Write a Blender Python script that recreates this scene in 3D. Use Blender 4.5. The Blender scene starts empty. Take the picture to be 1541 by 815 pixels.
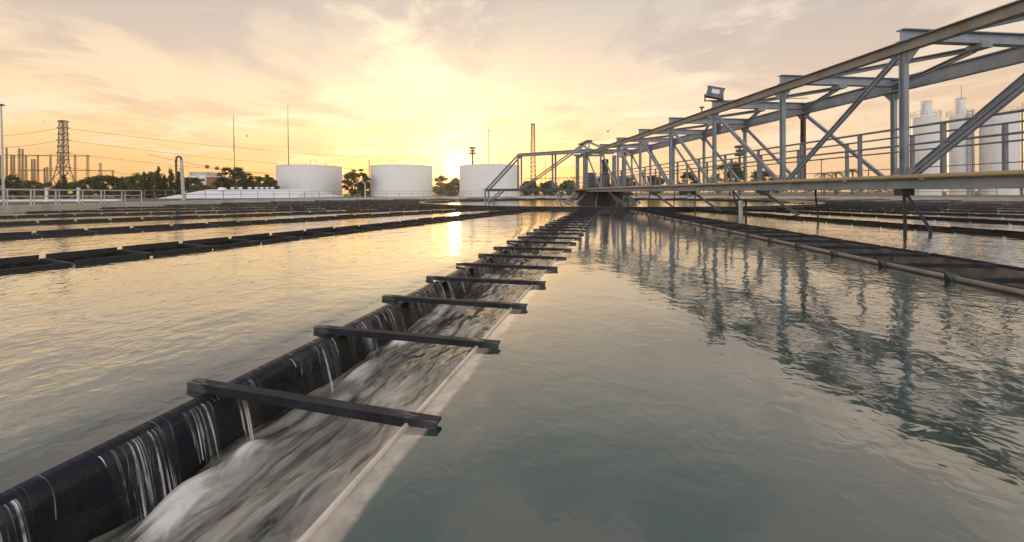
import bpy, math, random
from mathutils import Vector, Matrix, noise as mn
R_ = math.radians
rnd = random.Random(7)
scn = bpy.context.scene
COL = scn.collection

# ------------------------------------------------------------------ geometry frame
F, HZ, ROLL = 598.0, 290.0, 0.0038        # focal length / horizon row of the photograph (1541 px wide)
CX, CY = 8.60, 38.74                      # centre of the round basin
A0, STEP = 14.6, 10.04                    # bearing of the cascading launder, launder spacing
LENS_VEIL_HAZE = .0006
HUB = Vector((CX, CY, 0))
SUN_AZ, SUN_EL = -7.7, 3.7

def at(x, y, Y):
    """world point seen at photo position x,y at distance Y in front of the camera"""
    u, v = x-770.5, y-HZ
    c, s = math.cos(ROLL), math.sin(ROLL)
    u, v = u*c-v*s, v*c+u*s
    return Vector((u/F*Y, Y, 1-v/F*Y))

# ------------------------------------------------------------------ mesh builder
class MB:
    def __init__(s): s.v, s.f = [], []
    def add(s, vs, fs):
        o = len(s.v); s.v += [Vector(p) for p in vs]; s.f += [tuple(i+o for i in f) for f in fs]; return s
    def box(s, x0, x1, y0, y1, z0, z1):
        return s.add([(x0,y0,z0),(x1,y0,z0),(x1,y1,z0),(x0,y1,z0),(x0,y0,z1),(x1,y0,z1),(x1,y1,z1),(x0,y1,z1)],
                     [(3,2,1,0),(4,5,6,7),(0,1,5,4),(1,2,6,5),(2,3,7,6),(3,0,4,7)])
    def sweep(s, p0, p1, prof, up=(0,0,1), close=True):
        """extrude a 2-D outline (side, up) from p0 to p1"""
        p0, p1 = Vector(p0), Vector(p1); d = (p1-p0).normalized(); up = Vector(up)
        side = d.cross(up)
        if side.length < 1e-4: side = d.cross(Vector((1,0,0)))
        side.normalize(); u = side.cross(d).normalized(); n = len(prof)
        vs = [p0+side*a+u*b for a,b in prof]+[p1+side*a+u*b for a,b in prof]
        fs = [(i,(i+1)%n,n+(i+1)%n,n+i) for i in range(n)]
        if close: fs += [tuple(range(n-1,-1,-1)), tuple(range(n,2*n))]
        return s.add(vs, fs)
    def bar(s, p0, p1, w, h, up=(0,0,1)):
        return s.sweep(p0, p1, [(-w/2,-h/2),(w/2,-h/2),(w/2,h/2),(-w/2,h/2)], up)
    def ibeam(s, p0, p1, h, w, up=(0,0,1), tf=.022, tw=.016):
        a, b, c, e = w/2, h/2, tw/2, h/2-tf
        return s.sweep(p0, p1, [(-a,-b),(a,-b),(a,-e),(c,-e),(c,e),(a,e),(a,b),(-a,b),(-a,e),(-c,e),(-c,-e),(-a,-e)], up)
    def channel(s, p0, p1, h, w, up=(0,0,1), t=.02):
        a, b = w/2, h/2
        return s.sweep(p0, p1, [(-a,-b),(a,-b),(a,-b+t),(-a+t,-b+t),(-a+t,b-t),(a,b-t),(a,b),(-a,b)], up)
    def tube(s, pts, r, n=8):
        pts = [Vector(p) for p in pts]; m = len(pts); vs = []; fs = []
        rr = r if isinstance(r, (list,tuple)) else [r]*m
        for i,p in enumerate(pts):
            d = (pts[min(i+1,m-1)]-pts[max(i-1,0)]).normalized()
            a = d.cross(Vector((0,0,1)))
            if a.length < 1e-3: a = Vector((1,0,0))
            a.normalize(); b = d.cross(a)
            for k in range(n):
                t = 2*math.pi*k/n; vs.append(p+a*(math.cos(t)*rr[i])+b*(math.sin(t)*rr[i]))
        for i in range(m-1):
            for k in range(n):
                fs.append((i*n+k, i*n+(k+1)%n, (i+1)*n+(k+1)%n, (i+1)*n+k))
        fs += [tuple(range(n-1,-1,-1)), tuple(range((m-1)*n, m*n))]
        return s.add(vs, fs)
    def lathe(s, c, prof, n=32):
        """prof: list of (radius, z) from bottom to top"""
        c = Vector(c); vs = []; fs = []
        for r,z in prof:
            for k in range(n):
                t = 2*math.pi*k/n; vs.append(c+Vector((math.cos(t)*r, math.sin(t)*r, z)))
        m = len(prof)
        for i in range(m-1):
            for k in range(n): fs.append((i*n+k, i*n+(k+1)%n, (i+1)*n+(k+1)%n, (i+1)*n+k))
        fs += [tuple(range(n-1,-1,-1)), tuple(range((m-1)*n, m*n))]
        return s.add(vs, fs)
    def arc(s, c, r0, r1, z0, z1, a0, a1, n):
        """curved wall between two angles (degrees)"""
        c = Vector(c); vs = []; fs = []
        full = abs(a1-a0) >= 359.9
        for i in range(n+1):
            t = R_(a0+(a1-a0)*i/n); d = Vector((math.cos(t), math.sin(t), 0))
            vs += [c+d*r0+Vector((0,0,z0)), c+d*r1+Vector((0,0,z0)), c+d*r1+Vector((0,0,z1)), c+d*r0+Vector((0,0,z1))]
        for i in range(n):
            for k in range(4): fs.append((i*4+k, i*4+(k+1)%4, i*4+4+(k+1)%4, i*4+4+k))
        if not full: fs += [(0,3,2,1), (n*4,n*4+1,n*4+2,n*4+3)]
        return s.add(vs, fs)
    def build(s, name, mat, parent=None, smooth=False, local=False):
        me = bpy.data.meshes.new(name)
        inv = Matrix() if (parent is None or local) else world(parent).inverted()
        me.from_pydata([inv@v for v in s.v], [], s.f); me.update()
        if smooth:
            me.polygons.foreach_set('use_smooth', [True]*len(me.polygons))
            if smooth != 'all':
                try: me.set_sharp_from_angle(angle=R_(40))
                except Exception: pass
        for m in (mat if isinstance(mat, list) else [mat]): me.materials.append(m)
        o = bpy.data.objects.new(name, me); COL.objects.link(o)
        if parent: o.parent = parent
        return o

def world(o):
    m = o.matrix_basis.copy()
    while o.parent: o = o.parent; m = o.matrix_basis@m
    return m
def tag(o, label=None, cat=None, group=None, kind=None):
    if label: o['label'] = label
    if cat: o['category'] = cat
    if group: o['group'] = group
    if kind: o['kind'] = kind
    return o
def thing(name, loc, rz, label, cat, group=None):
    o = bpy.data.objects.new(name, None); COL.objects.link(o)
    o.empty_display_size = .2; o.location = loc; o.rotation_euler = (0,0,rz)
    return tag(o, label, cat, group)
def copy_tree(o, parent=None):
    c = o.copy(); COL.objects.link(c)
    if parent: c.parent = parent
    for ch in [k for k in o.children]: copy_tree(ch, c)
    return c

# ------------------------------------------------------------------ materials
def newmat(name):
    m = bpy.data.materials.new(name); m.use_nodes = True
    nt = m.node_tree; return m, nt, nt.nodes['Principled BSDF']
class NT:
    def __init__(s, nt): s.nt = nt
    def n(s, t, **k):
        nd = s.nt.nodes.new(t)
        for a,b in k.items(): setattr(nd, a, b)
        return nd
    def set(s, sock, v):
        if isinstance(v, bpy.types.NodeSocket): s.nt.links.new(v, sock)
        else: sock.default_value = v
    def math(s, op, a, b=0.0, c=0.0, clamp=False):
        nd = s.n('ShaderNodeMath', operation=op, use_clamp=clamp)
        s.set(nd.inputs[0], a); s.set(nd.inputs[1], b); s.set(nd.inputs[2], c); return nd.outputs[0]
    def vmath(s, op, a, b=(0,0,0), scale=None):
        nd = s.n('ShaderNodeVectorMath', operation=op)
        s.set(nd.inputs[0], a); s.set(nd.inputs[1], b)
        if scale is not None: s.set(nd.inputs[3], scale)
        return nd.outputs[1] if op in ('DOT_PRODUCT','LENGTH') else nd.outputs[0]
    def mix(s, f, a, b, blend='MIX'):
        nd = s.n('ShaderNodeMix', data_type='RGBA', blend_type=blend, clamp_factor=True)
        s.set(nd.inputs[0], f); s.set(nd.inputs[6], a); s.set(nd.inputs[7], b); return nd.outputs[2]
    def noise(s, vec, scale, detail=3.0, rough=.5, dist=0.0):
        nd = s.n('ShaderNodeTexNoise'); s.nt.links.new(vec, nd.inputs['Vector'])
        nd.inputs['Scale'].default_value = scale; nd.inputs['Detail'].default_value = detail
        nd.inputs['Roughness'].default_value = rough; nd.inputs['Distortion'].default_value = dist
        return nd.outputs[0]
    def ramp(s, f, stops):
        nd = s.n('ShaderNodeValToRGB'); s.set(nd.inputs[0], f); e = nd.color_ramp.elements
        while len(e) < len(stops): e.new(.5)
        for el,(p,c) in zip(e, stops):
            el.position = p; el.color = (c,c,c,1) if isinstance(c,(int,float)) else (*c,1)
        return nd.outputs[0]
    def smooth(s, v, a, b, lo=0.0, hi=1.0):
        nd = s.n('ShaderNodeMapRange', interpolation_type='SMOOTHSTEP'); s.set(nd.inputs[0], v)
        nd.inputs[1].default_value = a; nd.inputs[2].default_value = b
        nd.inputs[3].default_value = lo; nd.inputs[4].default_value = hi; return nd.outputs[0]
    def obj(s): return s.n('ShaderNodeTexCoord').outputs['Object']
    def geo(s): return s.n('ShaderNodeNewGeometry').outputs['Position']
    def mapping(s, v, scale=(1,1,1), rot=(0,0,0), loc=(0,0,0)):
        nd = s.n('ShaderNodeMapping'); s.nt.links.new(v, nd.inputs[0])
        nd.inputs['Scale'].default_value = scale; nd.inputs['Rotation'].default_value = rot
        nd.inputs['Location'].default_value = loc; return nd.outputs[0]
    def bump(s, h, strength=.3, dist=.02, normal=None):
        nd = s.n('ShaderNodeBump'); s.set(nd.inputs['Height'], h)
        nd.inputs['Strength'].default_value = strength; nd.inputs['Distance'].default_value = dist
        if normal is not None: s.nt.links.new(normal, nd.inputs['Normal'])
        return nd.outputs[0]

def surf(name, c1, c2, scale=3, rough=.6, metal=0, stain=None, stain_amt=.5, bump=.15, bdist=.01, stretch=(1,1,1), rvar=.15, space='geo'):
    m, nt, b = newmat(name); T = NT(nt)
    p = T.mapping(T.geo() if space == 'geo' else T.obj(), stretch)
    n1 = T.noise(p, scale, 5, .6); col = T.mix(T.smooth(n1,.3,.7), (*c1,1), (*c2,1))
    if stain:
        n2 = T.noise(p, scale*.45, 7, .7, .6)
        col = T.mix(T.math('MULTIPLY', T.smooth(n2,.52,.68), stain_amt), col, (*stain,1))
    nt.links.new(col, b.inputs['Base Color'])
    nt.links.new(T.smooth(T.noise(p, scale*2, 3), .3, .7, max(rough-rvar,.03), min(rough+rvar,1)), b.inputs['Roughness'])
    b.inputs['Metallic'].default_value = metal
    if bump: nt.links.new(T.bump(T.noise(p, scale*6, 4, .6), bump, bdist), b.inputs['Normal'])
    return m

M = {}
M['steel'] = surf('grey_painted_steel', (.22,.25,.285), (.30,.33,.37), 2.5, .42, 0, (.16,.12,.09), .55, .08)
M['steel_top'] = surf('weathered_chord_steel', (.21,.205,.20), (.29,.27,.24), 2.0, .5, 0, (.20,.13,.075), .8, .12)
M['steel_rust'] = surf('rusty_brown_steel', (.10,.055,.035), (.16,.085,.05), 4, .75, 0, (.22,.2,.19), .4, .2)
M['rail'] = surf('rail_steel', (.16,.17,.19), (.22,.23,.26), 4, .45, 0, (.15,.11,.09), .4, .05)
M['yellow'] = surf('yellow_pipe_paint', (.42,.29,.11), (.34,.25,.13), 5, .4, 0, (.28,.16,.08), .7, .08)
M['deck'] = surf('deck_plate', (.14,.14,.14), (.22,.21,.20), 3, .6, 0, (.16,.11,.08), .5, .2)
M['black'] = surf('black_fitting', (.02,.02,.022), (.04,.038,.036), 6, .5, 0, None, 0, .1)
def bar_mat():
    m, nt, b = newmat('dark_bar_paint'); T = NT(nt); p = T.obj()
    sp = T.n('ShaderNodeSeparateXYZ'); nt.links.new(p, sp.inputs[0])
    n1 = T.noise(p, 6, 5, .65); n2 = T.noise(T.mapping(p, (5,26,9), (0,0,.5)), 1.0, 4, .65, .8)
    col = T.mix(T.smooth(n1,.35,.7), (.013,.015,.021,1), (.026,.028,.036,1))
    wet = T.math('MULTIPLY', T.smooth(T.math('ABSOLUTE', sp.outputs[0]), .40, .62), T.smooth(n2, .46, .60))
    col = T.mix(T.math('MULTIPLY', wet, .6), col, (.09,.09,.095,1))
    nt.links.new(col, b.inputs['Base Color']); nt.links.new(T.math('SUBTRACT', .72, T.math('MULTIPLY', wet, .5)), b.inputs['Roughness'])
    b.inputs['Specular IOR Level'].default_value = .3
    nt.links.new(T.bump(T.noise(p, 30, 4, .6), .15, .004), b.inputs['Normal']); return m
M['barpaint'] = bar_mat()
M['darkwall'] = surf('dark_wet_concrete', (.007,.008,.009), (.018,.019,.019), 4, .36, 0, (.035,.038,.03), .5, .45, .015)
M['dryinner'] = surf('stained_launder_concrete', (.07,.068,.06), (.19,.18,.16), 6, .6, 0, (.03,.04,.018), .9, .4, .02)
M['paleconc'] = surf('pale_wet_concrete', (.50,.44,.36), (.68,.61,.52), 4, .22, 0, (.26,.21,.17), .6, .25, .006, space='obj')
M['pinklip'] = surf('pinkish_lip', (.17,.14,.12), (.26,.215,.185), 6, .5, 0, (.16,.11,.09), .7, .25, .008)
M['weir'] = surf('dark_weir_plate', (.014,.014,.016), (.026,.025,.027), 5, .65, 0, (.06,.058,.055), .35, .15, .005, space='obj')
M['clip'] = surf('pale_clip', (.35,.33,.30), (.5,.47,.42), 8, .4)
M['wall'] = surf('basin_concrete', (.42,.40,.37), (.54,.51,.47), 1.2, .75, 0, (.30,.25,.20), .6, .2)
M['pier'] = surf('pier_concrete', (.03,.03,.026), (.055,.052,.044), 1.5, .7, 0, (.03,.035,.025), .7, .2)
M['white'] = surf('white_paint', (.83,.83,.82), (.86,.86,.85), .25, .45, 0, (.76,.74,.70), .3, .02)
M['whitesilo'] = surf('silo_white_steel', (.74,.73,.71), (.82,.81,.80), .5, .32, 0, (.60,.56,.52), .4, .03, stretch=(1,1,.25))
M['roofwhite'] = surf('white_roof_sheet', (.70,.71,.76), (.78,.79,.83), .8, .5, 0, (.55,.52,.5), .4, .05)
M['glass'] = surf('dark_window', (.02,.025,.03), (.03,.035,.04), 1, .1, 0, None, 0, 0)
M['brick'] = surf('brick_red', (.22,.09,.06), (.30,.13,.09), 3, .8)
M['lattice'] = surf('lattice_steel', (.05,.044,.042), (.085,.075,.07), 1, .6, 0, None, 0, 0)
M['galv'] = surf('galvanised_steel', (.45,.45,.46), (.55,.55,.55), 3, .4, 0, (.35,.3,.26), .5, .05)
M['bark'] = surf('bark', (.06,.045,.03), (.11,.085,.06), 6, .9)
M['lamphouse'] = surf('lamp_housing', (.07,.08,.10), (.10,.11,.13), 6, .4)
M['lens'] = surf('lamp_glass', (.55,.56,.58), (.65,.66,.68), 12, .12, 0, None, 0, .1)
M['ground'] = surf('grass_and_dirt', (.05,.06,.025), (.14,.115,.075), .35, .95, 0, (.20,.16,.12), .5, .3, .05)
M['path'] = surf('gravel_path', (.26,.22,.18), (.36,.31,.26), 2.0, .9, 0, (.14,.11,.085), .7, .4, .03)

def leafmat(name, c1, c2):
    m, nt, b = newmat(name); T = NT(nt)
    col = T.mix(T.smooth(T.noise(T.geo(), .9, 4, .65), .35, .65), (*c1,1), (*c2,1))
    nt.links.new(col, b.inputs['Base Color']); b.inputs['Roughness'].default_value = .65
    tr = T.n('ShaderNodeBsdfTranslucent'); nt.links.new(col, tr.inputs[0])
    mx = T.n('ShaderNodeMixShader'); mx.inputs[0].default_value = .3
    nt.links.new(b.outputs[0], mx.inputs[1]); nt.links.new(tr.outputs[0], mx.inputs[2])
    nt.links.new(mx.outputs[0], nt.nodes['Material Output'].inputs[0]); return m
M['leaf'] = leafmat('leaves_mid_green', (.065,.10,.025), (.14,.17,.05))
M['leafdark'] = leafmat('leaves_dark_green', (.04,.062,.018), (.085,.11,.034))
M['leafolive'] = leafmat('leaves_olive', (.085,.09,.028), (.16,.15,.05))

def water_mat():
    m, nt, b = newmat('basin_water'); T = NT(nt); p = T.geo()
    sh_ = T.n('ShaderNodeAttribute', attribute_name='shallow_and_reflection').outputs['Fac']
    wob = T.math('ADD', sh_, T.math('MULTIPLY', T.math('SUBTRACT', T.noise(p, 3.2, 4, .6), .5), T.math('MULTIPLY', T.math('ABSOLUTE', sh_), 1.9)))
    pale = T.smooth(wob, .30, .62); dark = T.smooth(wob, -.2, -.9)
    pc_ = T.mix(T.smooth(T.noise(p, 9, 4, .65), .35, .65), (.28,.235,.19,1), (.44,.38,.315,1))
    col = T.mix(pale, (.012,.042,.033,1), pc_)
    col = T.mix(dark, col, (.016,.014,.012,1))  # darker reflection of the tilted surface, painted into the water colour
    nt.links.new(col, b.inputs['Base Color']); b.inputs['IOR'].default_value = 2.15
    b.inputs['Roughness'].default_value = .045
    big = T.noise(p, .22, 2, .5)
    sp = T.n('ShaderNodeSeparateXYZ'); nt.links.new(p, sp.inputs[0])
    # calm water right of the cascading launder, livelier on the left and under the bridge
    side = T.math('SUBTRACT', sp.outputs[0], T.math('MULTIPLY', sp.outputs[1], .26))
    left = T.smooth(side, -2.9, -1.9, .50, 0.0)
    right = T.smooth(side, 1.2, 5.0, 0.0, .68)
    amt = T.math('ADD', T.math('MULTIPLY', T.math('MAXIMUM', left, right), T.smooth(big,.3,.7,.55,1.25)), .20)
    amt = T.math('MULTIPLY', amt, T.math('SUBTRACT', 1.0, T.math('MULTIPLY', dark, .7)))
    q = T.mapping(p, (1,1,1), (0,0,.5))
    n1 = T.noise(q, 2.3, 2, .5, .4); n2 = T.noise(q, 8.5, 2, .55, .5); n3 = T.noise(q, .8, 1, .5)
    h = T.math('ADD', T.math('MULTIPLY', n1, .55), T.math('ADD', T.math('MULTIPLY', n2, .24), T.math('MULTIPLY', n3, .5)))
    nrm = T.bump(T.math('MULTIPLY', h, amt), 1.0, .036)
    nt.links.new(nrm, b.inputs['Normal']); nt.links.new(nrm, b.inputs['Coat Normal'])
    b.inputs['Coat Weight'].default_value = .8; b.inputs['Coat IOR'].default_value = 1.7; b.inputs['Coat Roughness'].default_value = .05
    return m
M['water'] = water_mat()

def channel_mat():
    m, nt, b = newmat('rushing_channel_water'); T = NT(nt); p = T.obj()
    q = T.mapping(p, (4.2,.75,1), (0,0,.10)); q2 = T.mapping(p, (1.5,.55,1), (0,0,.22)); q3 = T.mapping(p, (7.5,1.2,1), (0,0,.06))
    n1 = T.noise(q, 1.5, 4, .6, 1.1); n2 = T.noise(q2, 1.6, 3, .55, 1.2); n3 = T.noise(q3, 1.5, 3, .6, .6)
    at_ = T.n('ShaderNodeAttribute', attribute_name='foam')
    f = T.math('ADD', T.math('MULTIPLY', n1, .45), T.math('ADD', T.math('MULTIPLY', n2, .45), T.math('MULTIPLY', n3, .22)))
    f = T.smooth(f, .46, .78)
    col = T.mix(f, (.022,.027,.020,1), (.48,.44,.385,1))
    fo = T.smooth(T.math('ADD', T.math('MULTIPLY', at_.outputs['Fac'], .62), T.math('SUBTRACT', T.noise(T.mapping(p, (9,2.6,3), (0,0,.2)), 1.5, 5, .65, 1.0), .42)), .12, .62)
    col = T.mix(fo, col, (.80,.77,.74,1))
    nt.links.new(col, b.inputs['Base Color'])
    nt.links.new(T.math('ADD', T.math('MULTIPLY', f, .16), .07), b.inputs['Roughness'])
    b.inputs['IOR'].default_value = 1.9
    nt.links.new(T.bump(T.math('ADD', T.math('MULTIPLY', n1, .5), T.math('ADD', T.math('MULTIPLY', n2, .6), T.math('MULTIPLY', n3, .15))), 1.0, .034), b.inputs['Normal'])
    return m
M['channel'] = channel_mat()

def sheet_mat():
    m, nt, b = newmat('overflow_film'); T = NT(nt); p = T.obj()
    q = T.mapping(p, (2.0,110,1.6)); n1 = T.noise(q, 1.0, 3, .6, .2); n2 = T.noise(T.mapping(p, (1.2,7,3)), 1.0, 3, .5)
    n3 = T.noise(T.mapping(p, (3,22,2)), 1.0, 3, .5)
    sx = T.n('ShaderNodeSeparateXYZ'); nt.links.new(p, sx.inputs[0])
    st = T.math('MULTIPLY', T.smooth(n1,.58,.70), T.smooth(n2,.45,.62))
    nt.links.new(T.mix(st, (.011,.014,.021,1), (.50,.50,.51,1)), b.inputs['Base Color'])
    b.inputs['Roughness'].default_value = .12; b.inputs['IOR'].default_value = 1.36
    nt.links.new(T.bump(T.math('ADD', T.math('MULTIPLY', n1, .25), n3), .55, .012), b.inputs['Normal'])
    return m
M['sheet'] = sheet_mat()
def strand_mat():
    m, nt, b = newmat('falling_water_strand'); T = NT(nt); p = T.obj()
    n1 = T.noise(T.mapping(p, (.8,120,1.0)), 1.0, 3, .65, .25); n2 = T.noise(T.mapping(p, (1,9,4.5)), 1.0, 3, .6)
    al = T.math('ADD', T.math('MULTIPLY', T.smooth(n1,.55,.69), T.smooth(n2,.42,.62,.06,1.0)), .015)
    b.inputs['Base Color'].default_value = (.72,.72,.71,1); b.inputs['Roughness'].default_value = .12
    b.inputs['IOR'].default_value = 1.36; nt.links.new(al, b.inputs['Alpha'])
    nt.links.new(T.bump(n1, .6, .01), b.inputs['Normal'])
    return m
M['strand'] = strand_mat()

# ------------------------------------------------------------------ world: dusk sky with cloud deck
def make_world():
    w = bpy.data.worlds.new('World'); scn.world = w; w.use_nodes = True
    nt = w.node_tree; T = NT(nt); bg = nt.nodes['Background']
    sky = T.n('ShaderNodeTexSky'); sky.sky_type = 'NISHITA'; sky.sun_disc = False
    sky.sun_elevation = R_(SUN_EL); sky.sun_rotation = R_(SUN_AZ); sky.air_density = 1.4; sky.dust_density = 1.0
    D = T.vmath('NORMALIZE', T.n('ShaderNodeTexCoord').outputs['Generated'])
    sp = T.n('ShaderNodeSeparateXYZ'); nt.links.new(D, sp.inputs[0]); X, Y, Z = sp.outputs
    az, el = R_(SUN_AZ), R_(SUN_EL)
    S = (math.sin(az)*math.cos(el), math.cos(az)*math.cos(el), math.sin(el))
    s = T.math('MAXIMUM', T.vmath('DOT_PRODUCT', D, S), 0.0)
    zc = T.math('MAXIMUM', Z, 0.0)
    deck = T.ramp(zc, [(0,(.90,.46,.16)),(.07,(.92,.55,.24)),(.14,(.92,.64,.37)),(.23,(.86,.63,.43)),(.33,(.70,.54,.41)),(.44,(.52,.44,.38)),(.58,(.27,.27,.27)),(1,(.18,.20,.23))])
    # right of the sun the deck goes cooler and pinker
    side = T.smooth(X, -.05, .75)
    deck = T.mix(T.math('MULTIPLY', side, .75), deck, T.ramp(zc, [(0,(.88,.57,.38)),(.15,(.82,.61,.48)),(.4,(.62,.52,.47)),(.56,(.27,.27,.27)),(1,(.18,.20,.23))]))
    back_fill = T.smooth(Y, .25, -.5)
    deck = T.mix(back_fill, deck, (1.45,1.42,1.47,1))  # unseen sky behind the camera, brightened as added fill for backlit fronts
    # cloud layer: noise on a plane overhead, drawn out along the wind towards the sun
    den = T.math('ADD', zc, .10)
    P = T.n('ShaderNodeCombineXYZ'); nt.links.new(T.math('DIVIDE', X, den), P.inputs[0]); nt.links.new(T.math('DIVIDE', Y, den), P.inputs[1])
    q = T.mapping(P.outputs[0], (1.0,.62,1), (0,0,R_(-34)), (3.1,1.7,0))
    c1 = T.noise(q, 1.35, 8, .58, .5)
    q2 = T.mapping(P.outputs[0], (.75,1.0,1), (0,0,R_(24)), (9.3,4.2,0)); c2 = T.noise(q2, 1.2, 8, .6, .6)
    fade = T.smooth(zc, .015, .10)
    dark = T.math('MULTIPLY', T.smooth(c1, .46, .60), T.math('MULTIPLY', fade, .75))
    lit = T.math('MULTIPLY', T.smooth(c2, .50, .64), T.math('MULTIPLY', T.math('MULTIPLY', fade, T.smooth(zc, .40, .56, 1.0, 0.0)), .85))
    shade = T.mix(T.smooth(zc,.06,.35), (.74,.45,.28,1), (.47,.38,.35,1))
    deck = T.mix(dark, deck, shade)
    deck = T.mix(lit, deck, T.mix(T.smooth(s,.75,1.0), (.88,.71,.55,1), (.93,.78,.52,1)))
    # light scattered round the low sun
    def lobe(k, c):
        return T.vmath('SCALE', c, scale=T.math('POWER', s, k))
    tot = T.vmath('ADD', deck, lobe(12, (.0,.025,.02)))
    tot = T.vmath('ADD', tot, lobe(70, (.0,.10,.09)))
    tot = T.vmath('ADD', tot, lobe(420, (.15,.25,.22)))
    tot = T.vmath('ADD', tot, lobe(3500, (2.2,2.0,1.3)))
    sk = T.vmath('SCALE', sky.outputs[0], scale=.05)
    tot = T.vmath('ADD', T.vmath('SCALE', tot, scale=.93), sk)
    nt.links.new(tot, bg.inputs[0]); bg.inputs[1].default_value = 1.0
make_world()

sun = bpy.data.lights.new('sun', 'SUN'); sun.energy = 0.8; sun.angle = R_(2.5); sun.color = (1.0,.68,.36)
so = bpy.data.objects.new('sun', sun); COL.objects.link(so)
az, el = R_(SUN_AZ), R_(SUN_EL)
so.rotation_euler = Vector((math.sin(az)*math.cos(el), math.cos(az)*math.cos(el), math.sin(el))).to_track_quat('Z','Y').to_euler()
so.location = (-20, 120, 40)

cam = bpy.data.cameras.new('camera'); co = bpy.data.objects.new('camera', cam); COL.objects.link(co)
cam.sensor_width = 36; cam.lens = F/1541*36; cam.shift_y = (HZ-407.5)/1541; cam.clip_start = .05; cam.clip_end = 5000
co.matrix_world = Matrix.Translation((0,0,1)) @ Matrix.Rotation(R_(90),4,'X') @ Matrix.Rotation(-ROLL,4,'Z')
scn.camera = co

# ------------------------------------------------------------------ ground and water
g = MB(); n = 72
ring = [(41.3,.20),(60,.20),(120,.20),(400,.20),(2500,.15)]
for r,z in ring:
    for k in range(n):
        t = 2*math.pi*k/n; g.v.append(Vector((CX+math.cos(t)*r, CY+math.sin(t)*r, z)))
for i in range(len(ring)-1):
    for k in range(n): g.f.append((i*n+k, (i+1)*n+k, (i+1)*n+(k+1)%n, i*n+(k+1)%n))
tag(g.build('ground', M['ground']), kind='structure')
p_ = MB().arc(HUB, 41.2, 43.4, .1, .28, 0, 360, 120); tag(p_.build('path', M['path']), kind='structure')

R_IN, R_OUT, R_WALL, HW, HN = 17.12, 39.9, 40.62, .70, .56
def frame(m):
    a = R_(A0+STEP*m if isinstance(m,(int,float)) else m); d = Vector((math.sin(a), math.cos(a), 0)); return d, Vector((d.y,-d.x,0))
NL = 36
ANG = [A0+10.0*m for m in range(NL)]
TWEAK = {1:.35, 35:.35}
for m,t in TWEAK.items(): ANG[m] += t
def lp(m, u, r, z=0):
    a = R_(ANG[m%NL]); d = Vector((math.sin(a), math.cos(a), 0)); nn = Vector((d.y,-d.x,0))
    return HUB - d*r + nn*u + Vector((0,0,z))
wt = MB()
for m in range(NL):
    # launder m+1 lies to the left of launder m when looking at the hub
    ua = HW+.35 if m+1 == NL else HW-.03          # strips beside the cascading launder are built below
    ub = -HW-.35 if m == 0 else (-HW+.03 if m == NL-1 else -HN+.03)
    if m+1 < NL-1: ua = HN-.03
    A, B = lp(m+1, ua, R_IN-.07), lp(m+1, ua, R_OUT)
    C_, D_ = lp(m, ub, R_OUT), lp(m, ub, R_IN-.07)
    wt.add([A,B,C_,D_], [(0,1,2,3)])
    if m: wt.add([lp(m,-HW+.1,R_IN,-.30),lp(m,HW-.1,R_IN,-.30),lp(m,HW-.1,R_OUT,-.30),lp(m,-HW+.1,R_OUT,-.30)], [(3,2,1,0)])
# pool inside the baffle and the rim strip along the basin wall
cv = [HUB+Vector((math.cos(2*math.pi*k/90)*17.0, math.sin(2*math.pi*k/90)*17.0, 0)) for k in range(90)]
wt.add(cv, [tuple(range(90))])
k0 = len(wt.v)
for k in range(72):
    a = R_(A0+5*k); d = Vector((math.sin(a), math.cos(a), 0)); wt.v += [HUB-d*(R_OUT-.02 if k%2==0 else R_OUT-.09), HUB-d*(R_WALL+.2)]
for k in range(72):
    j = (k+1)%72; wt.f.append((k0+2*k+1, k0+2*j+1, k0+2*j, k0+2*k))
for i in range(len(wt.v)):
    if i >= k0: wt.v[i].z = -.004
# the surface draws down over the two crests of the cascading launder; pale bed shows at right, dark reflection is painted in at left
shallow_and_reflection = [0.0]*len(wt.v)
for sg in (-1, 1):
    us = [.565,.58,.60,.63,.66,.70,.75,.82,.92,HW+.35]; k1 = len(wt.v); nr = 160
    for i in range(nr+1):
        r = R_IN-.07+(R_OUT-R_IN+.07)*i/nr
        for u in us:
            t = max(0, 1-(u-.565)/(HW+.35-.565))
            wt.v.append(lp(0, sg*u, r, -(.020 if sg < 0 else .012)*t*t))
            shallow_and_reflection.append(sg*max(0, min(1, 1.25-(u-.565)/(.115 if sg > 0 else .24))) if u < .95 else 0.0)
    for i in range(nr):
        for k in range(len(us)-1):
            a = k1+i*len(us)+k; f = (a, a+1, a+len(us)+1, a+len(us)); wt.f.append(f if sg < 0 else f[::-1])
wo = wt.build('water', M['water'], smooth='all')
av = wo.data.attributes.new('shallow_and_reflection', 'FLOAT', 'POINT'); av.data.foreach_set('value', shallow_and_reflection)
tag(wo, kind='structure')

bw = MB().arc(HUB, R_WALL, 41.25, -1.2, .352, 0, 360, 180)
tag(bw.build('basin_wall', M['wall']), 'pale grey concrete wall round the edge of the basin, below the railings', 'wall')
br = MB().arc(HUB, 16.9, 17.15, -1.0, .17, 0, 360, 120)
br.arc(HUB, 16.82, 17.24, .17, .21, 0, 360, 120)
tag(br.build('baffle_ring', M['darkwall']), 'dark circular baffle wall standing in the water round the central pier', 'baffle')

# ------------------------------------------------------------------ launders
ORI = 28.0
def bar_profile(mb, v, z, half=.706, w=.115, leg=.045, cut=.0):
    """steel angle lying across the trough: flat flange and a leg on the outer side"""
    t = .012
    mb.box(-half, half, v-w/2, v+w/2, z-t, z)
    mb.box(-half, half, v-w/2, v-w/2+t, z-t-leg, z-t)
    return mb
S_BAR, FIRST = .895, 38.07        # bar spacing, hub distance of the nearest bar in view
bar_r = [FIRST+S_BAR-S_BAR*k for k in range(25) if FIRST+S_BAR-S_BAR*k > R_IN+.3]

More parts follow.
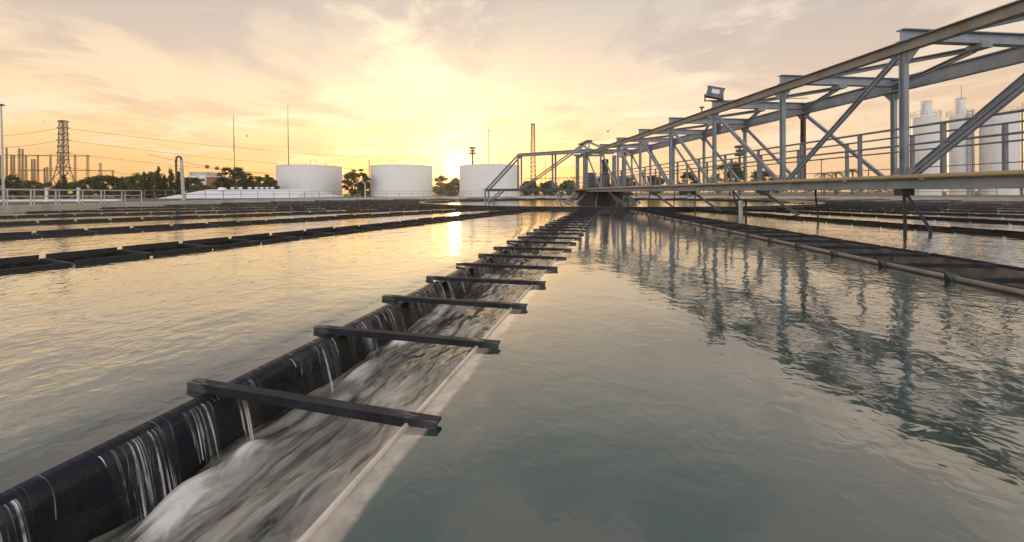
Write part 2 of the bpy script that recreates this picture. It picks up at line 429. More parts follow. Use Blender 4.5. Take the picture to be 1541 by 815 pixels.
def launder_root(m, name, label):
    return thing(name, lp(m, 0, ORI), -R_(ANG[m%NL]), label, 'launder', 'radial launders of the basin')
V0, V1 = ORI-R_OUT, ORI-R_IN      # local v runs towards the hub

def profile_wall(prof, v0=V0, v1=V1, nseg=1):
    mb = MB(); n = len(prof)
    for i in range(nseg+1):
        v = v0+(v1-v0)*i/nseg
        mb.v += [Vector((u, v, z)) for u,z in prof]
    for i in range(nseg):
        for k in range(n): mb.f.append((i*n+k, (i+1)*n+k, (i+1)*n+(k+1)%n, i*n+(k+1)%n))
    mb.f += [tuple(range(n)), tuple(range(nseg*n+n-1, nseg*n-1, -1))]
    return mb

# --- the cascading launder in the foreground
L0 = launder_root(0, 'launder', 'launder in the foreground with water cascading over its left lip')
lw = profile_wall([(-.70,-.7),(-.70,-.05),(-.615,-.045),(-.585,-.045),(-.565,-.055),(-.556,-.09),(-.552,-.7)], nseg=60)
lw.build('side_wall', M['darkwall'], L0, True, True)['label'] = 'dark wet left wall with rounded lip'
rw = profile_wall([(.548,-.7),(.70,-.7),(.70,-.05),(.685,-.045),(.572,-.04),(.570,-.006),(.566,.001),(.554,.001),(.548,-.010)], nseg=40)
for p in rw.v:
    if p.z > -.02: p.x += .004*mn.noise(Vector((p.y*1.3, 2, p.z*4)))
rw.build('side_wall', M['paleconc'], L0, True, True)['label'] = 'pale right wall with sharp wet edge'
profile_wall([(-.55,-.62),(.55,-.62),(.55,-.55),(-.55,-.55)]).build('floor', M['darkwall'], L0, local=True)
bar0 = None
for r in bar_r:
    v = ORI-r
    if bar0 is None:
        v -= .03
        bar0 = bar_profile(MB(), 0, .028, .706, .052, .030).build('crossbar', M['barpaint'], L0, local=True); bar0.location.y = v
    else:
        o = bar0.copy(); COL.objects.link(o); o.parent = L0; o.location = (rnd.uniform(-.012,.012), v, rnd.uniform(-.006,.006)); o.rotation_euler = (0, rnd.uniform(-.006,.006), rnd.uniform(-.012,.012))

# --- channel water
NU = 44
vs = []; v = V0
while v < V1: vs.append(v); v += .022 if v < -6 else (.06 if v < 0 else .15)
cw = MB(); foam = []
bars_v = [ORI-r for r in bar_r]
for v in vs:
    for i in range(NU+1):
        u = -.552+1.108*i/NU
        z = -.325+.045*mn.noise(Vector((u*4.5+v*.35, v*1.3, 1)))+.026*mn.noise(Vector((u*11+v, v*2.8, 5)))+.012*mn.noise(Vector((u*26, v*7, 9)))+.05*u
        fo = 0.0
        edge = max(0, 1-(u+.50)/.22)                      # boil where the fall lands
        puff = max(0, mn.noise(Vector((v*1.7, 3.3, 0)))+.18)
        z += .055*edge*edge*puff; fo += .8*edge*puff
        # standing humps of white water
        for (hu,hv,su,sv,hh) in ((-.38,-10.04,.045,.10,.06),(-.40,-10.36,.07,.17,.08),(-.30,-10.45,.05,.16,.05),(.34,-10.66,.13,.10,.05),(-.42,-9.1,.05,.16,.05),(-.44,-8.5,.04,.14,.04)):
            e = math.exp(-((u-hu)/su)**2-((v-hv)/sv)**2); z += hh*e; fo += .85*e
        cw.v.append(Vector((u, v, z))); foam.append(min(1, fo))
for j in range(len(vs)-1):
    for i in range(NU):
        a = j*(NU+1)+i; cw.f.append((a, a+1, a+NU+2, a+NU+1))
cwo = cw.build('channel_water', M['channel'], smooth='all', local=True)
cwo.location = L0.location; cwo.rotation_euler = L0.rotation_euler
att = cwo.data.attributes.new('foam', 'FLOAT', 'POINT'); att.data.foreach_set('value', foam)
tag(cwo, kind='structure')

# --- film of water bending over the left lip, and strands falling from it
sh = MB(); st = MB()
vs = []; v = V0
while v < V1: vs.append(v); v += .02 if v < -4 else .05
prof = [(-.590,-.0165),(-.568,-.019),(-.546,-.024),(-.526,-.037),(-.510,-.060),(-.500,-.092),(-.493,-.135),(-.486,-.21)]
NP = len(prof)
for v in vs:
    reach = .80+.38*mn.noise(Vector((v*2.3, 7, 0)))+.16*mn.noise(Vector((v*11, 1, 0)))+.9*math.exp(-((v+10.42)/.13)**2)+.4*max(0,min(1,(v+8.5)/2))
    d = min(abs(v-b) for b in bars_v)
    reach = max(.12, min(1.0, reach))*(1 if d > .13 else .25)
    for k,(u,z) in enumerate(prof):
        t = k/(NP-1); t2 = t if t < .35 else .35+(t-.35)*reach
        x = t2*(NP-1); i = min(int(x), NP-2); f = x-i
        uu = prof[i][0]+(prof[i+1][0]-prof[i][0])*f; zz = prof[i][1]+(prof[i+1][1]-prof[i][1])*f
        wob = .006*mn.noise(Vector((v*14, k*.5, 3)))*t
        sh.v.append(Vector((uu+wob, v, zz)))
for j in range(len(vs)-1):
    for k in range(NP-1):
        a = j*NP+k; sh.f.append((a, a+NP, a+NP+1, a+1))
sho = sh.build('overflow_film', M['sheet'], smooth='all', local=True); sho.location = L0.location; sho.rotation_euler = L0.rotation_euler
tag(sho, 'thin dark film of water bending over the lip of the cascading launder', 'water', kind='stuff')
def fall(v0, v1, drop0, drop1, seed):
    """thin curtain of water leaving the lip between v0 and v1"""
    n = max(3, int((v1-v0)/.012)); rows = 9; k0 = len(st.v)
    for i in range(n+1):
        f = i/n; v = v0+(v1-v0)*f; w = mn.noise(Vector((v*6, seed, 0))); w2 = mn.noise(Vector((v*21, seed, 4)))
        drop = max(.15, min(1.04, drop0+(drop1-drop0)*f+.35*w+.18*w2))
        for k in range(rows+1):
            t = k/rows*drop
            st.v.append(Vector((-.528+.115*t**.8*(1+.25*w)+.010*w2*t, v-(f-.5)*.05*t, -.030-.31*t**1.6)))
    for i in range(n):
        for k in range(rows):
            a = k0+i*(rows+1)+k; st.f.append((a, a+rows+1, a+rows+2, a+1))
for i,b in enumerate(bars_v):
    nb = bars_v[i+1] if i+1 < len(bars_v) else V1
    far = min(1, max(0, (i-.3)/1.8))
    for sgn in (-1, 1):                               # heavier falls beside each bar
        w = rnd.uniform(.09,.16); a = b+sgn*.05
        fall(min(a, a+sgn*w), max(a, a+sgn*w), 1.0, 1.0, i*3.1+sgn); fall(min(a, a+sgn*w*.7), max(a, a+sgn*w*.7), .95, .95, i*5.7+sgn)
    v = b+.20
    while v < nb-.15:                                 # broken curtains along the bay
        w = rnd.uniform(.06,.2)
        if rnd.random() < .12+.85*far:
            dr = rnd.uniform(.2,.45) if rnd.random() > .25+.6*far else rnd.uniform(.7,1.0)
            for j in range(3 if far > .5 else 1): fall(v+.01*j, min(v+w, nb-.1), dr, dr*rnd.uniform(.7,1.1), i+v+7.7*j)
        v += w*rnd.uniform(.6,1.1)
fall(-10.56, -10.30, .9, .95, 3.3); fall(-10.50, -10.36, 1, 1, 8.8)
sto = st.build('falling_water', M['strand'], smooth='all', local=True); sto.location = L0.location; sto.rotation_euler = L0.rotation_euler
tag(sto, 'white strands of water falling from the lip of the cascading launder', 'water', kind='stuff')

# --- launders standing just clear of the water
def make_launder(m, name, label, side):
    root = launder_root(m, name, label)
    top = .055; H_ = HW if side == 'right' else HN
    for sg in (-1, 1):
        pale = (side == 'right' and sg == -1)
        wallp = [(sg*H_,-.7),(sg*H_,top-.05),(sg*(H_-.1),top-.05),(sg*(H_-.1),-.7)]
        if sg > 0: wallp.reverse()
        profile_wall(wallp).build('side_wall', M['dryinner'] if (side == 'right' and sg == 1) else M['darkwall'], root, local=True)
        if pale:
            MB().tube([(-.69, V0, .028), (-.69, (V0+V1)/2, .028), (-.69, V1, .022)], .030, 10).build('lip_pipe', M['pinklip'], root, True, True)
    profile_wall([(-H_+.1,-.62),(H_-.1,-.62),(H_-.1,-.55),(-H_+.1,-.55)]).build('floor', M['darkwall'], root, local=True)
    b0 = p0 = c0 = None
    for i,r in enumerate(bar_r):
        v = ORI-r
        if b0 is None:
            b0 = bar_profile(MB(), 0, top-.012, H_-.02, .06, .04).build('crossbar', M['barpaint'], root, local=True); o = b0
            p0 = MB().box(-.014, .014, -.41, .41, -.05, .062).build('weir_plate', M['weir'], root, local=True)
            p0.location = (H_-.05, v+S_BAR/2, top-.02); q = p0
            if side == 'right':
                c0 = MB().add([(-.80,0,.10),(-.62,-.02,.06),(-.62,.02,.06),(-.74,-.05,-.02),(-.74,.05,-.02)], [(0,1,2),(0,2,4),(0,4,3),(0,3,1),(1,3,4,2)]).build('clip', M['black'], root, local=True)
                c0.location.y = v
        else:
            o = b0.copy(); COL.objects.link(o); o.parent = root
            q = p0.copy(); COL.objects.link(q); q.parent = root; q.location = (H_-.05, v+S_BAR/2, top-.02+rnd.uniform(-.010,.006)-.045)
            q.rotation_euler = (rnd.uniform(-.012,.012), 0, 0)
            if c0: c = c0.copy(); COL.objects.link(c); c.parent = root; c.location.y = v
        o.location = (rnd.uniform(-.015,.015), v, rnd.uniform(-.012,.008)); o.rotation_euler = (0, rnd.uniform(-.008,.008), rnd.uniform(-.015,.015))
        if side == 'left' or True:
            q2 = p0.copy(); COL.objects.link(q2); q2.parent = root
            q2.location = (-H_+.05, v+S_BAR/2, (top-.028 if side == 'left' else top-.06)+rnd.uniform(-.02,.012))
    return root
ordinal = ['', 'first','second','third','fourth','fifth','sixth','seventh','eighth','ninth','tenth','eleventh','twelfth','thirteenth','fourteenth','fifteenth','sixteenth','seventeenth','eighteenth']
protoL = make_launder(1, 'launder', 'black walled launder, first to the left of the cascading launder', 'left')
protoR = make_launder(-1, 'launder', 'launder with pinkish lip pipe, first to the right of the cascading launder', 'right')
for k in range(2, 19):
    for sg in (1, -1):
        if k == 18 and sg == -1: continue
        m = (sg*k) % NL
        o = copy_tree(protoL)
        o.location = lp(m, 0, ORI); o.rotation_euler.z = -R_(ANG[m])
        o['label'] = ('black walled launder, %s to the left of the cascading launder' if sg > 0 else 'low dark launder, %s to the right of the cascading launder') % ordinal[k]

# ------------------------------------------------------------------ the truss bridge
BA = R_(-5.92); bd = Vector((math.sin(BA), math.cos(BA), 0)); bn = Vector((bd.y,-bd.x,0))
BS, BST, BWID = 28.80, 3.874, 4.3
ZT, ZD = 4.60, 1.38
def B(s, w, z): return HUB - bn*1.8 + bn*w - bd*s + Vector((0,0,z))
sk = [BS-BST*k for k in range(-1, 8)]          # post stations
bridge = thing('truss_bridge', B(16, BWID/2, 0), 0, 'grey steel truss bridge with handrails reaching from the right to the central pier', 'bridge')
S0, S1 = 41.2, -1.5
UPW = bn
# chords
MB().ibeam(B(S0,0,ZT), B(S1,0,ZT), .27, .2).build('top_chord', M['steel_top'], bridge)
MB().ibeam(B(S0,BWID,ZT+.16), B(S1,BWID,ZT+.16), .46, .22, tf=.03).build('top_chord', M['steel'], bridge)
MB().ibeam(B(S0,0,1.19), B(S1,0,1.19), .24, .18).build('deck_beam', M['steel'], bridge)
MB().ibeam(B(S0,BWID,1.19), B(S1,BWID,1.19), .24, .18).build('deck_beam', M['steel'], bridge)
for w in (0, BWID):
    for k,s in enumerate(sk):
        zt = ZT-.135 if w == 0 else ZT-.07
        MB().ibeam(B(s,w,1.312), B(s,w,zt), .14, .12, up=bd).build('truss_post', M['steel_rust'] if (w and k == 3) else M['steel'], bridge)
        h = .28
        for zz,sgn in ((zt-.002,-1),(1.314,1)):
            gp = MB().add([B(s+.36,w-.014,zz),B(s-.36,w-.014,zz),B(s-.12,w-.014,zz+sgn*h),B(s+.12,w-.014,zz+sgn*h),
                    B(s+.36,w+.014,zz),B(s-.36,w+.014,zz),B(s-.12,w+.014,zz+sgn*h),B(s+.12,w+.014,zz+sgn*h)],
                   [(0,1,2,3),(7,6,5,4),(0,4,5,1),(1,5,6,2),(2,6,7,3),(3,7,4,0)])
            gp.build('gusset', M['steel'], bridge)
    for k in range(len(sk)-1):                     # diagonals; the pattern turns round at the third post
        a, b = sk[k], sk[k+1]
        zt = ZT-.17 if w == 0 else ZT-.12
        if k < 2: lo, hi = b+.18, a-.10
        else: lo, hi = a-.18, b+.10
        MB().ibeam(B(lo,w,1.36), B(hi,w,zt), .115, .10).build('diagonal', M['steel'], bridge)
for k,s in enumerate(sk):
    cb = MB().ibeam(B(s,-.10,ZT+.285), B(s,BWID+.10,ZT+.285), .30, .2)
    c = cb.build('crossbeam', M['steel'], bridge)
    mb = MB(); mb.sweep(B(s+.17,BWID/2,ZT+.08), B(s-.17,BWID/2,ZT+.08), [(-.15,-.07),(.15,-.07),(.15,.05),(-.15,.05)])
    mb.build('node_box', M['steel'], c)
    if k+1 < len(sk):
        s2 = sk[k+1]
        for w0 in (.05, BWID-.05):
            MB().channel(B(s2, w0, ZT+.11), B(s-.17, BWID/2+(-.1 if w0 < 1 else .1), ZT+.05), .12, .09).build('lateral_brace', M['steel'], bridge)
# deck, toe edge and pipe
MB().sweep(B(S0,1.15,ZD-.03), B(S1,1.15,ZD-.03), [(-1.25,-.012),(1.25,-.012),(1.25,.012),(-1.25,.012)]).build('deck', M['deck'], bridge)
MB().bar(B(S0,-.09,ZD-.002), B(S1,-.09,ZD-.002), .03, .07).build('toe_edge', M['clip'], bridge)
MB().tube([B(S0,-.15,ZD-.035), B(20,-.15,ZD-.035), B(S1,-.15,ZD-.035)], .042, 10).build('service_pipe', M['yellow'], bridge, True)
s = 39.0; jb = MB()
while s > 0:
    jb.bar(B(s+.06,-.125,ZD-.07), B(s-.06,-.125,ZD-.07), .1, .06); s -= 1.937
jb.build('pipe_bracket', M['steel'], bridge)
cj = MB(); s = 40.0
while s > 0: cj.ibeam(B(s,.1,1.2), B(s,BWID-.1,1.2), .14, .09); s -= BST/2
cj.build('deck_joist', M['steel'], bridge)
# handrails
for w,rails,r in ((.30,(1.24,.80),.030),(1.98,(1.24,.80,.30),.026)):
    hr = MB().tube([B(S0,w,ZD+rails[0]), B(20,w,ZD+rails[0]), B(0,w,ZD+rails[0])], r, 8).build('handrail', M['rail'], bridge, True)
    for z in rails[1:]:
        MB().tube([B(S0,w,ZD+z), B(20,w,ZD+z), B(0,w,ZD+z)], r*(.9 if z > .5 else .5), 8).build('rail', M['rail'], hr, True)
    s = 28.80+.60+2*2.01
    while s > .3:
        MB().box(-.045,.045,-.03,.03,0,rails[0]).build('rail_post', M['rail'], hr, local=True).location = world(hr).inverted()@B(s,w,ZD-.02)
        s -= 2.01
# rods, braces and gear hanging below the deck
def rod(pts, r, mat='black', name='hanger_rod'):
    MB().tube(pts, r, 8).build(name, M[mat], bridge, True)
rod([B(sk[1],.0,1.07), B(sk[1]+.02,.0,-.2)], .035)
rod([B(sk[1]-.05,.02,1.07), B(sk[1]+.55,-.02,.15), B(sk[1]+.62,-.02,-.15)], .032)
MB().box(-.16,.16,-.1,.1,-.17,0).build('hanger_plate', M['black'], bridge, local=True).location = world(bridge).inverted()@B(sk[1],0,1.07)
rod([B(25.0,1.15,1.08), B(25.05,1.15,.6), B(25.2,1.1,-.1)], .028)
rod([B(sk[3]+1.2,.0,1.07), B(sk[3]+1.7,.0,-.1)], .03)
MB().lathe(B(sk[3]+1.85,-.1,-.2), [(.075,0),(.075,.78),(.09,.78),(.09,.84),(.03,.87)], 14).build('float_tube', M['galv'], bridge, True)
rod([B(sk[3]+1.85,.12,.74), B(sk[3]+1.85,.12,-.2)], .04)
rod([B(sk[3]+1.85,-.1,.66), B(sk[3]+1.3,-.05,1.08)], .03)
for s_,w_,dx in ((19.5,.0,0),(17.0,.3,.1),(14.6,0,.15),(12.2,.2,.1),(10.0,.1,0)):
    rod([B(s_,w_,1.07), B(s_-dx,w_,-.1)], .028)
for s_,w_ in ((17.6,.9),(13.6,.6),(6.4,.3),(5.9,.6),(20.5,2.6)):
    MB().channel(B(s_,w_,1.07), B(s_+1.1,w_+1.2,-.15), .11, .09).build('rake_strut', M['steel'], bridge)
# drooping cable under the deck
rod([B(19.6,-.05,1.07), B(19.45,-.06,.88), B(19.15,-.07,.80), B(18.85,-.06,.86), B(18.7,-.05,1.07)], .022, 'black', 'cable_loop')
MB().box(-.13,.13,-.10,.10,-.22,.22).build('junction_box', M['lamphouse'], bridge, local=True).location = world(bridge).inverted()@B(sk[3]-.1,.18,ZT-.75)
rod([B(sk[3]-.02,BWID-.12,ZT-.35), B(sk[3]+.02,BWID-.16,ZT-1.1), B(sk[3]-.03,BWID-.12,ZT-1.7), B(sk[3],BWID-.12,2.0)], .018, 'black', 'cable_run')

# floodlight and small sprinkler standing on it
fp = B(sk[3], -.02, ZT+.44)
fl = thing('floodlight', fp, BA, 'black square floodlight tilted upward on the third crossbeam of the bridge', 'floodlight')
fb = MB().box(-.34,.34,-.30,.30,-.05,.05); fb.box(-.36,.36,-.32,-.30,-.06,.06); fb.box(-.36,.36,.30,.32,-.06,.06)
for i in range(7): fb.box(-.28,.28,-.24+.08*i,-.225+.08*i,-.10,-.05)
h = fb.build('housing', M['lamphouse'], fl, local=True); h.location = (.05,0,.36); h.rotation_euler = (R_(58), R_(16), R_(-14))
l = MB().box(-.15,.17,-.10,.16,.05,.062).build('lens', M['lens'], h, local=True)
bk = MB().box(-.40,-.36,-.03,.03,0,.32); bk.box(.36,.40,-.03,.03,0,.32); bk.box(-.40,.40,-.06,.06,0,.03); bk.build('bracket', M['black'], fl, local=True)
MB().tube([(.2,.02,.08),(.34,.1,.03),(.8,.04,.02),(3.9,0,.02)], .018, 6).build('cable', M['yellow'], fl, local=True)
sp_ = thing('sprinkler', B(sk[3]-.95,0,ZT+.135), 0, 'small brass sprinkler head on the top chord left of the floodlight', 'sprinkler')
MB().lathe((0,0,0), [(.06,0),(.06,.03),(.03,.04),(.03,.16),(.05,.17),(.05,.24),(.02,.27)], 10).build('riser', M['steel_rust'], sp_, True, True)
MB().box(-.11,.11,-.03,.03,.2,.25).build('nozzle', M['steel_rust'], sp_, local=True)

# ------------------------------------------------------------------ central pier with drive platform
pier = thing('central_pier', HUB, BA, 'dark round concrete pier in the basin centre with steel platform and gable frame', 'pier')
MB().lathe(HUB, [(2.15,-1),(2.15,1.02),(2.35,1.02),(2.35,1.2)], 40).build('drum', M['pier'], pier, True)
MB().lathe(HUB, [(3.0,1.205),(3.0,1.30)], 32).build('platform', M['deck'], pier, True)
for k in range(12):
    a = 2*math.pi*k/12+.2; d = Vector((math.cos(a), math.sin(a), 0))
    MB().channel(HUB+d*2.16+Vector((0,0,.95)), HUB+d*4.2+Vector((0,0,-.3)), .14, .1).build('strut', M['steel'], pier)
rl = MB().arc(HUB, 2.90, 2.95, 2.45, 2.5, 0, 360, 32).build('handrail', M['rail'], pier)
MB().arc(HUB, 2.90, 2.95, 1.9, 1.94, 0, 360, 32).build('rail', M['rail'], rl)
for k in range(12):
    a = 2*math.pi*k/12; d = Vector((math.cos(a), math.sin(a), 0))*2.92
    MB().box(-.03,.03,-.03,.03,1.3,2.5).build('rail_post', M['rail'], rl, local=True).location = d
for wx,sy in ((-1.9,-1.3),(1.9,-1.3),(-1.9,1.3),(1.9,1.3)):
    p = HUB+bn*wx+bd*sy
    MB().ibeam(p+Vector((0,0,1.3)), p+Vector((0,0,4.75)), .34, .3, up=bd).build('column', M['steel'], pier)
for sy in (-1.3,1.3):
    e0, e1, tp = HUB+bn*-2.3+bd*sy+Vector((0,0,4.75)), HUB+bn*.9+bd*sy+Vector((0,0,4.75)), HUB-bn*1.5+bd*sy+Vector((0,0,5.75))
    gf = MB().bar(e0-Vector((.8,0,.1)), tp, .16, .16); gf.bar(tp, e1, .16, .16); gf.bar(e0, e1, .18, .2); gf.bar(tp-Vector((0,0,.05)), tp-Vector((0,0,1.0)), .12, .12)
    gf.build('gable_frame', M['steel'], pier)
cp = HUB-bn*1.5+Vector((0,0,5.86)); MB().bar(cp-bd*1.5, cp+bd*1.5, .6, .12).build('cap_plate', M['lamphouse'], pier)
mt = MB().lathe(HUB+bn*.5+Vector((0,0,1.3)), [(.7,0),(.7,.5),(.45,.55),(.45,1.5),(.3,1.6),(.3,2.6),(.34,2.62),(.34,2.9),(.1,3.0)], 20); mt.build('drive_motor', M['lattice'], pier, True)
MB().box(-1.3,-.5,-1.2,-.5,1.31,2.9).build('control_cabinet', M['lamphouse'], pier, local=True)

# short arm on the far side of the pier
AE = Vector((-3.0, 46.2, 0)); ad = (AE-HUB).normalized(); an = Vector((ad.y,-ad.x,0)); AL = (AE-HUB).length
def Aa(t, w, z): return HUB+ad*t+an*w+Vector((0,0,z))
arm = thing('rake_arm', Aa(8,0,0), 0, 'short truss arm with sloping end reaching left from the central pier', 'truss arm')
for w in (-.35,.35):
    MB().ibeam(Aa(2.4,w,1.3), Aa(AL,w,1.3), .24, .2).build('deck_beam', M['steel'], arm)
    MB().ibeam(Aa(0.8,w,5.15), Aa(9.3,w,5.15), .30, .26).build('top_chord', M['steel'], arm)
    MB().ibeam(Aa(9.25,w,5.1), Aa(AL-.3,w,1.45), .17, .15).build('end_diagonal', M['steel'], arm)
    for t in (5.0, 9.2): MB().ibeam(Aa(t,w,1.42), Aa(t,w,5.0), .16, .14, up=ad).build('truss_post', M['steel'], arm)
    MB().ibeam(Aa(3.0,w,5.0), Aa(8.9,w,1.45), .12, .11).build('diagonal', M['steel'], arm)
    MB().channel(Aa(AL-.1,w,1.18), Aa(AL-.1,w,-.2), .16, .14, up=ad).build('leg', M['steel'], arm)
    MB().channel(Aa(AL-2.2,w,1.18), Aa(AL-.2,w,-.2), .14, .12).build('leg_brace', M['steel'], arm)
    MB().channel(Aa(4.2,w,1.18), Aa(4.6,w,-.2), .14, .12).build('leg', M['steel'], arm)
MB().sweep(Aa(2.6,0,1.45), Aa(AL,0,1.45), [(-1,-.02),(1,-.02),(1,.02),(-1,.02)]).build('deck', M['deck'], arm)
ha = MB().tube([Aa(3,-.95,2.5), Aa(8,-.95,2.5)], .04, 6).build('handrail', M['rail'], arm)
for t in (3,4,5,6,7,8): MB().tube([Aa(t,-.95,1.47), Aa(t,-.95,2.5)], .03, 6).build('rail_post', M['rail'], ha)

# ------------------------------------------------------------------ railings on the basin wall
def railing(name, label, a0, a1, R, step, zs, r, mat, base=.352, postw=.05, group='railings round the basin'):
    mid = R_((a0+a1)/2); root = thing(name, HUB+Vector((math.cos(mid)*R, math.sin(mid)*R, base)), 0, label, 'railing', group)
    n = max(2, int(abs(a1-a0)/360*2*math.pi*R/step))
    pts = [R_(a0+(a1-a0)*i/n) for i in range(n+1)]
    for z in zs:
        MB().tube([HUB+Vector((math.cos(t)*R, math.sin(t)*R, base+z)) for t in pts], r, 6).build('rail', M[mat], root, True)
    for t in pts:
        MB().box(-postw/2,postw/2,-postw/2,postw/2,0,zs[0]).build('post', M[mat], root, local=True).location = world(root).inverted()@(HUB+Vector((math.cos(t)*R, math.sin(t)*R, base)))
    return root
def ang_at(x, Rr=41.0):
    """bearing on the wall ring met by the line of sight through photo column x (far hit)"""
    q = (x-770.5)/F; a = q*q+1; b = -2*(q*CX+CY); c = CX*CX+CY*CY-Rr*Rr
    Y = (-b+math.sqrt(max(b*b-4*a*c,0)))/2/a; return math.degrees(math.atan2(Y-CY, q*Y-CX))%360
aL0, aL1, aR = ang_at(5), ang_at(213), ang_at(1500)
railing('guard_rail', 'thick white guard rail on the left stretch of the basin wall', aL0+14, aL1, 41.0, 1.9, (.98,.56), .034, 'galv', postw=.055)
railing('guard_rail', 'white guard rail along the outer side of the left path, behind the other', aL0+14, aL1-1, 42.9, 1.9, (1.04,.6), .03, 'galv', .28, .045)
railing('railing', 'thin grey railing on the basin wall in front of the white storage tanks', aL1-.4, aR, 41.0, 2.3, (1.02,.62), .024, 'rail', postw=.045)

# ------------------------------------------------------------------ storage tanks, silos, buildings
def tank(x, lab, extra):
    c = at(x, HZ, 100); c.z = .2
    t = thing('storage_tank', c, 0, lab, 'tank', 'white storage tanks beyond the basin')
    MB().lathe(c, [(7.55,0),(7.55,7.45)], 64).build('shell', M['white'], t, True)
    MB().lathe(c, [(7.62,7.45),(7.62,7.57),(7.4,7.60),(.3,7.85)], 64).build('roof', M['white'], t, True)
    vp = MB()
    for (dx,dy,h) in extra:
        vp.tube([c+Vector((dx,dy,7.6)), c+Vector((dx,dy,7.6+h))], .07, 6)
    if len(extra) > 1: vp.tube([c+Vector((extra[0][0],extra[0][1],7.55+extra[0][2])), c+Vector((extra[1][0],extra[1][1],7.55+extra[1][2]))], .07, 6)
    vp.build('roof_vent', M['galv'], t)
    return t
tank(467.5, 'white cylindrical storage tank, farthest left of the three', ((2.5,-5,1.3),(3.9,-5,1.3),(5.6,-4,.7),(6.0,-4,.5)))
tank(605, 'white cylindrical storage tank in the middle of the three', ((-1.5,-5,1.1),(-.3,-5,1.1),(2.6,-5,.7),(3.4,-5,.5)))
tank(737, 'white cylindrical storage tank right of the sun, nearest the truss arm', ((2.6,-5,1.0),(2.7,-5,.8)))

def silo(x, topy, r, lab, head, mast=False, ladder=0, Y=80):
    c = at(x, topy, Y); H = c.z-.2; c.z = .2
    t = thing('silo', c, 0, lab, 'silo', 'white silos behind the bridge')
    MB().lathe(c, [(r,0),(r,H),(r*.98,H+.02),(r*.3,H+.5)], 48).build('shell', M['whitesilo'], t, True)
    rr = MB()
    for z in (H+.55, H+1.1): rr.arc(c, r*.98, r*.98+.06, z, z+.06, 0, 360, 28)
    for k in range(14):
        a = 2*math.pi*k/14; p = c+Vector((math.cos(a)*r, math.sin(a)*r, H-.05)); rr.tube([p, p+Vector((0,0,1.2))], .035, 5)
    rr.build('top_railing', M['galv'], t)
    if head:
        hx, hr, hh = head; hc = c+Vector((hx, 0, H+.3))
        hd = MB().lathe(hc, [(hr,0),(hr,hh),(hr*.9,hh+.1)], 24).build('filter_head', M['whitesilo'], t, True)
        b = MB().arc(hc, hr, hr+.05, hh+.45, hh+.5, 0, 360, 20)
        for k in range(8):
            a = 2*math.pi*k/8; p = hc+Vector((math.cos(a)*hr, math.sin(a)*hr, hh)); b.tube([p, p+Vector((0,0,.5))], .03, 5)
        b.bar(hc+Vector((-hr*.5,0,hh+.25)), hc+Vector((hr*.5,0,hh+.25)), .5, .35)
        b.build('head_railing', M['galv'], hd)
        MB().tube([hc+Vector((-hr*1.9,-.5,.2)), hc+Vector((-hr*1.1,-.5,hh*.9))], .08, 6).build('duct', M['galv'], t)
    if mast: MB().tube([c+Vector((-.2,-r*.2,H)), c+Vector((-.2,-r*.2,H+6.6))], [.06,.03], 6).build('mast', M['lattice'], t)
    if ladder:
        ld = MB(); a = -math.pi/2+ladder; d = Vector((math.cos(a), math.sin(a), 0)); e = Vector((-d.y, d.x, 0))
        for w in (-.45,.45): ld.tube([c+d*(r+.3)+e*w, c+d*(r+.3)+e*w+Vector((0,0,H+1))], .05, 5)
        z = .4
        while z < H+.9: ld.tube([c+d*(r+.3)-e*.45+Vector((0,0,z)), c+d*(r+.3)+e*.45+Vector((0,0,z))], .04, 4); z += .42
        ld.build('ladder', M['lattice'], t)
silo(1393, 177, 2.2, 'white silo with round filter head, leftmost of the silos', (.15,.85,2.6))
silo(1445, 175, 2.0, 'white silo with ladder and tall mast, second of the silos from the left', (.1,.8,3.1), True, -.25, 84)
silo(1503, 173, 2.6, 'widest white silo, glowing golden along its left edge', None, False, .75)
silo(1560, 160, 2.2, 'white silo at the far right edge of the photo', (-1.2,.7,2.2), False, 0, 95)

# low white roof with ventilators
c = at(330, 300, 64); c.z = .2
rb = thing('covered_store', c, 0, 'long low white roof with a row of round ventilators left of the tanks', 'building')
xa, xb = at(236,300,60).x, at(470,300,66).x
rf = MB().add([(xa,60,.35),(xb,60,.35),(xb,78,.35),(xa,78,.35),(at(312,290,68).x,68,1.78),(xb-1,68,1.78)], [(0,1,5,4),(1,2,5),(2,3,4,5),(3,0,4),(3,2,1,0)]).build('roof', M['roofwhite'], rb)
MB().box(xa+.3, xb-.2, 60.4, 77.6, .19, .345).build('wall', M['wall'], rb)
for i,x in enumerate((333,350,362,376,386,394,402,410)):
    v = at(x, 290, 68.5); v.z = 1.72
    MB().lathe(v, [(.2,0),(.16,.12),(.27,.18),(.33,.3),(.27,.42),(.08,.47)], 12).build('ventilator', M['roofwhite'], rf, True)
MB().box(0,.9,0,.7,0,.5).build('vent_box', M['white'], rf, local=True).location = world(rf).inverted()@Vector((at(328,290,66).x, 66, 1.55))

c = at(300, 282, 130); c.z = .2
ob = thing('office_building', c, 0, 'white flat roofed building with dark window and brick end beyond the trees', 'building')
x0, x1, xm = at(283,0,130).x, at(318,0,130).x, at(308,0,130).x
MB().box(x0, xm, 130, 142, .2, at(0,265,130).z).build('wall', M['white'], ob)
MB().box(x0-1.5, at(303,0,130).x, 132, 141, at(0,265,130).z+.002, at(0,259,130).z).build('upper_storey', M['wall'], ob)
MB().box(xm+.003, x1, 130.5, 141, .2, at(0,267,130).z).build('brick_wing', M['brick'], ob)
MB().box(at(298,0,130).x, at(307,0,130).x, 129.9, 129.98, at(0,274,130).z, at(0,269.5,130).z).build('window', M['glass'], ob)
c = at(75, 300, 46); c.z = .2
lw2 = MB().box(at(-60,0,47).x, at(170,0,47).x, 47.4, 48, .15, .42)
tag(lw2.build('low_wall', M['white']), 'low white wall of the next basin behind the left guard rails', 'wall')
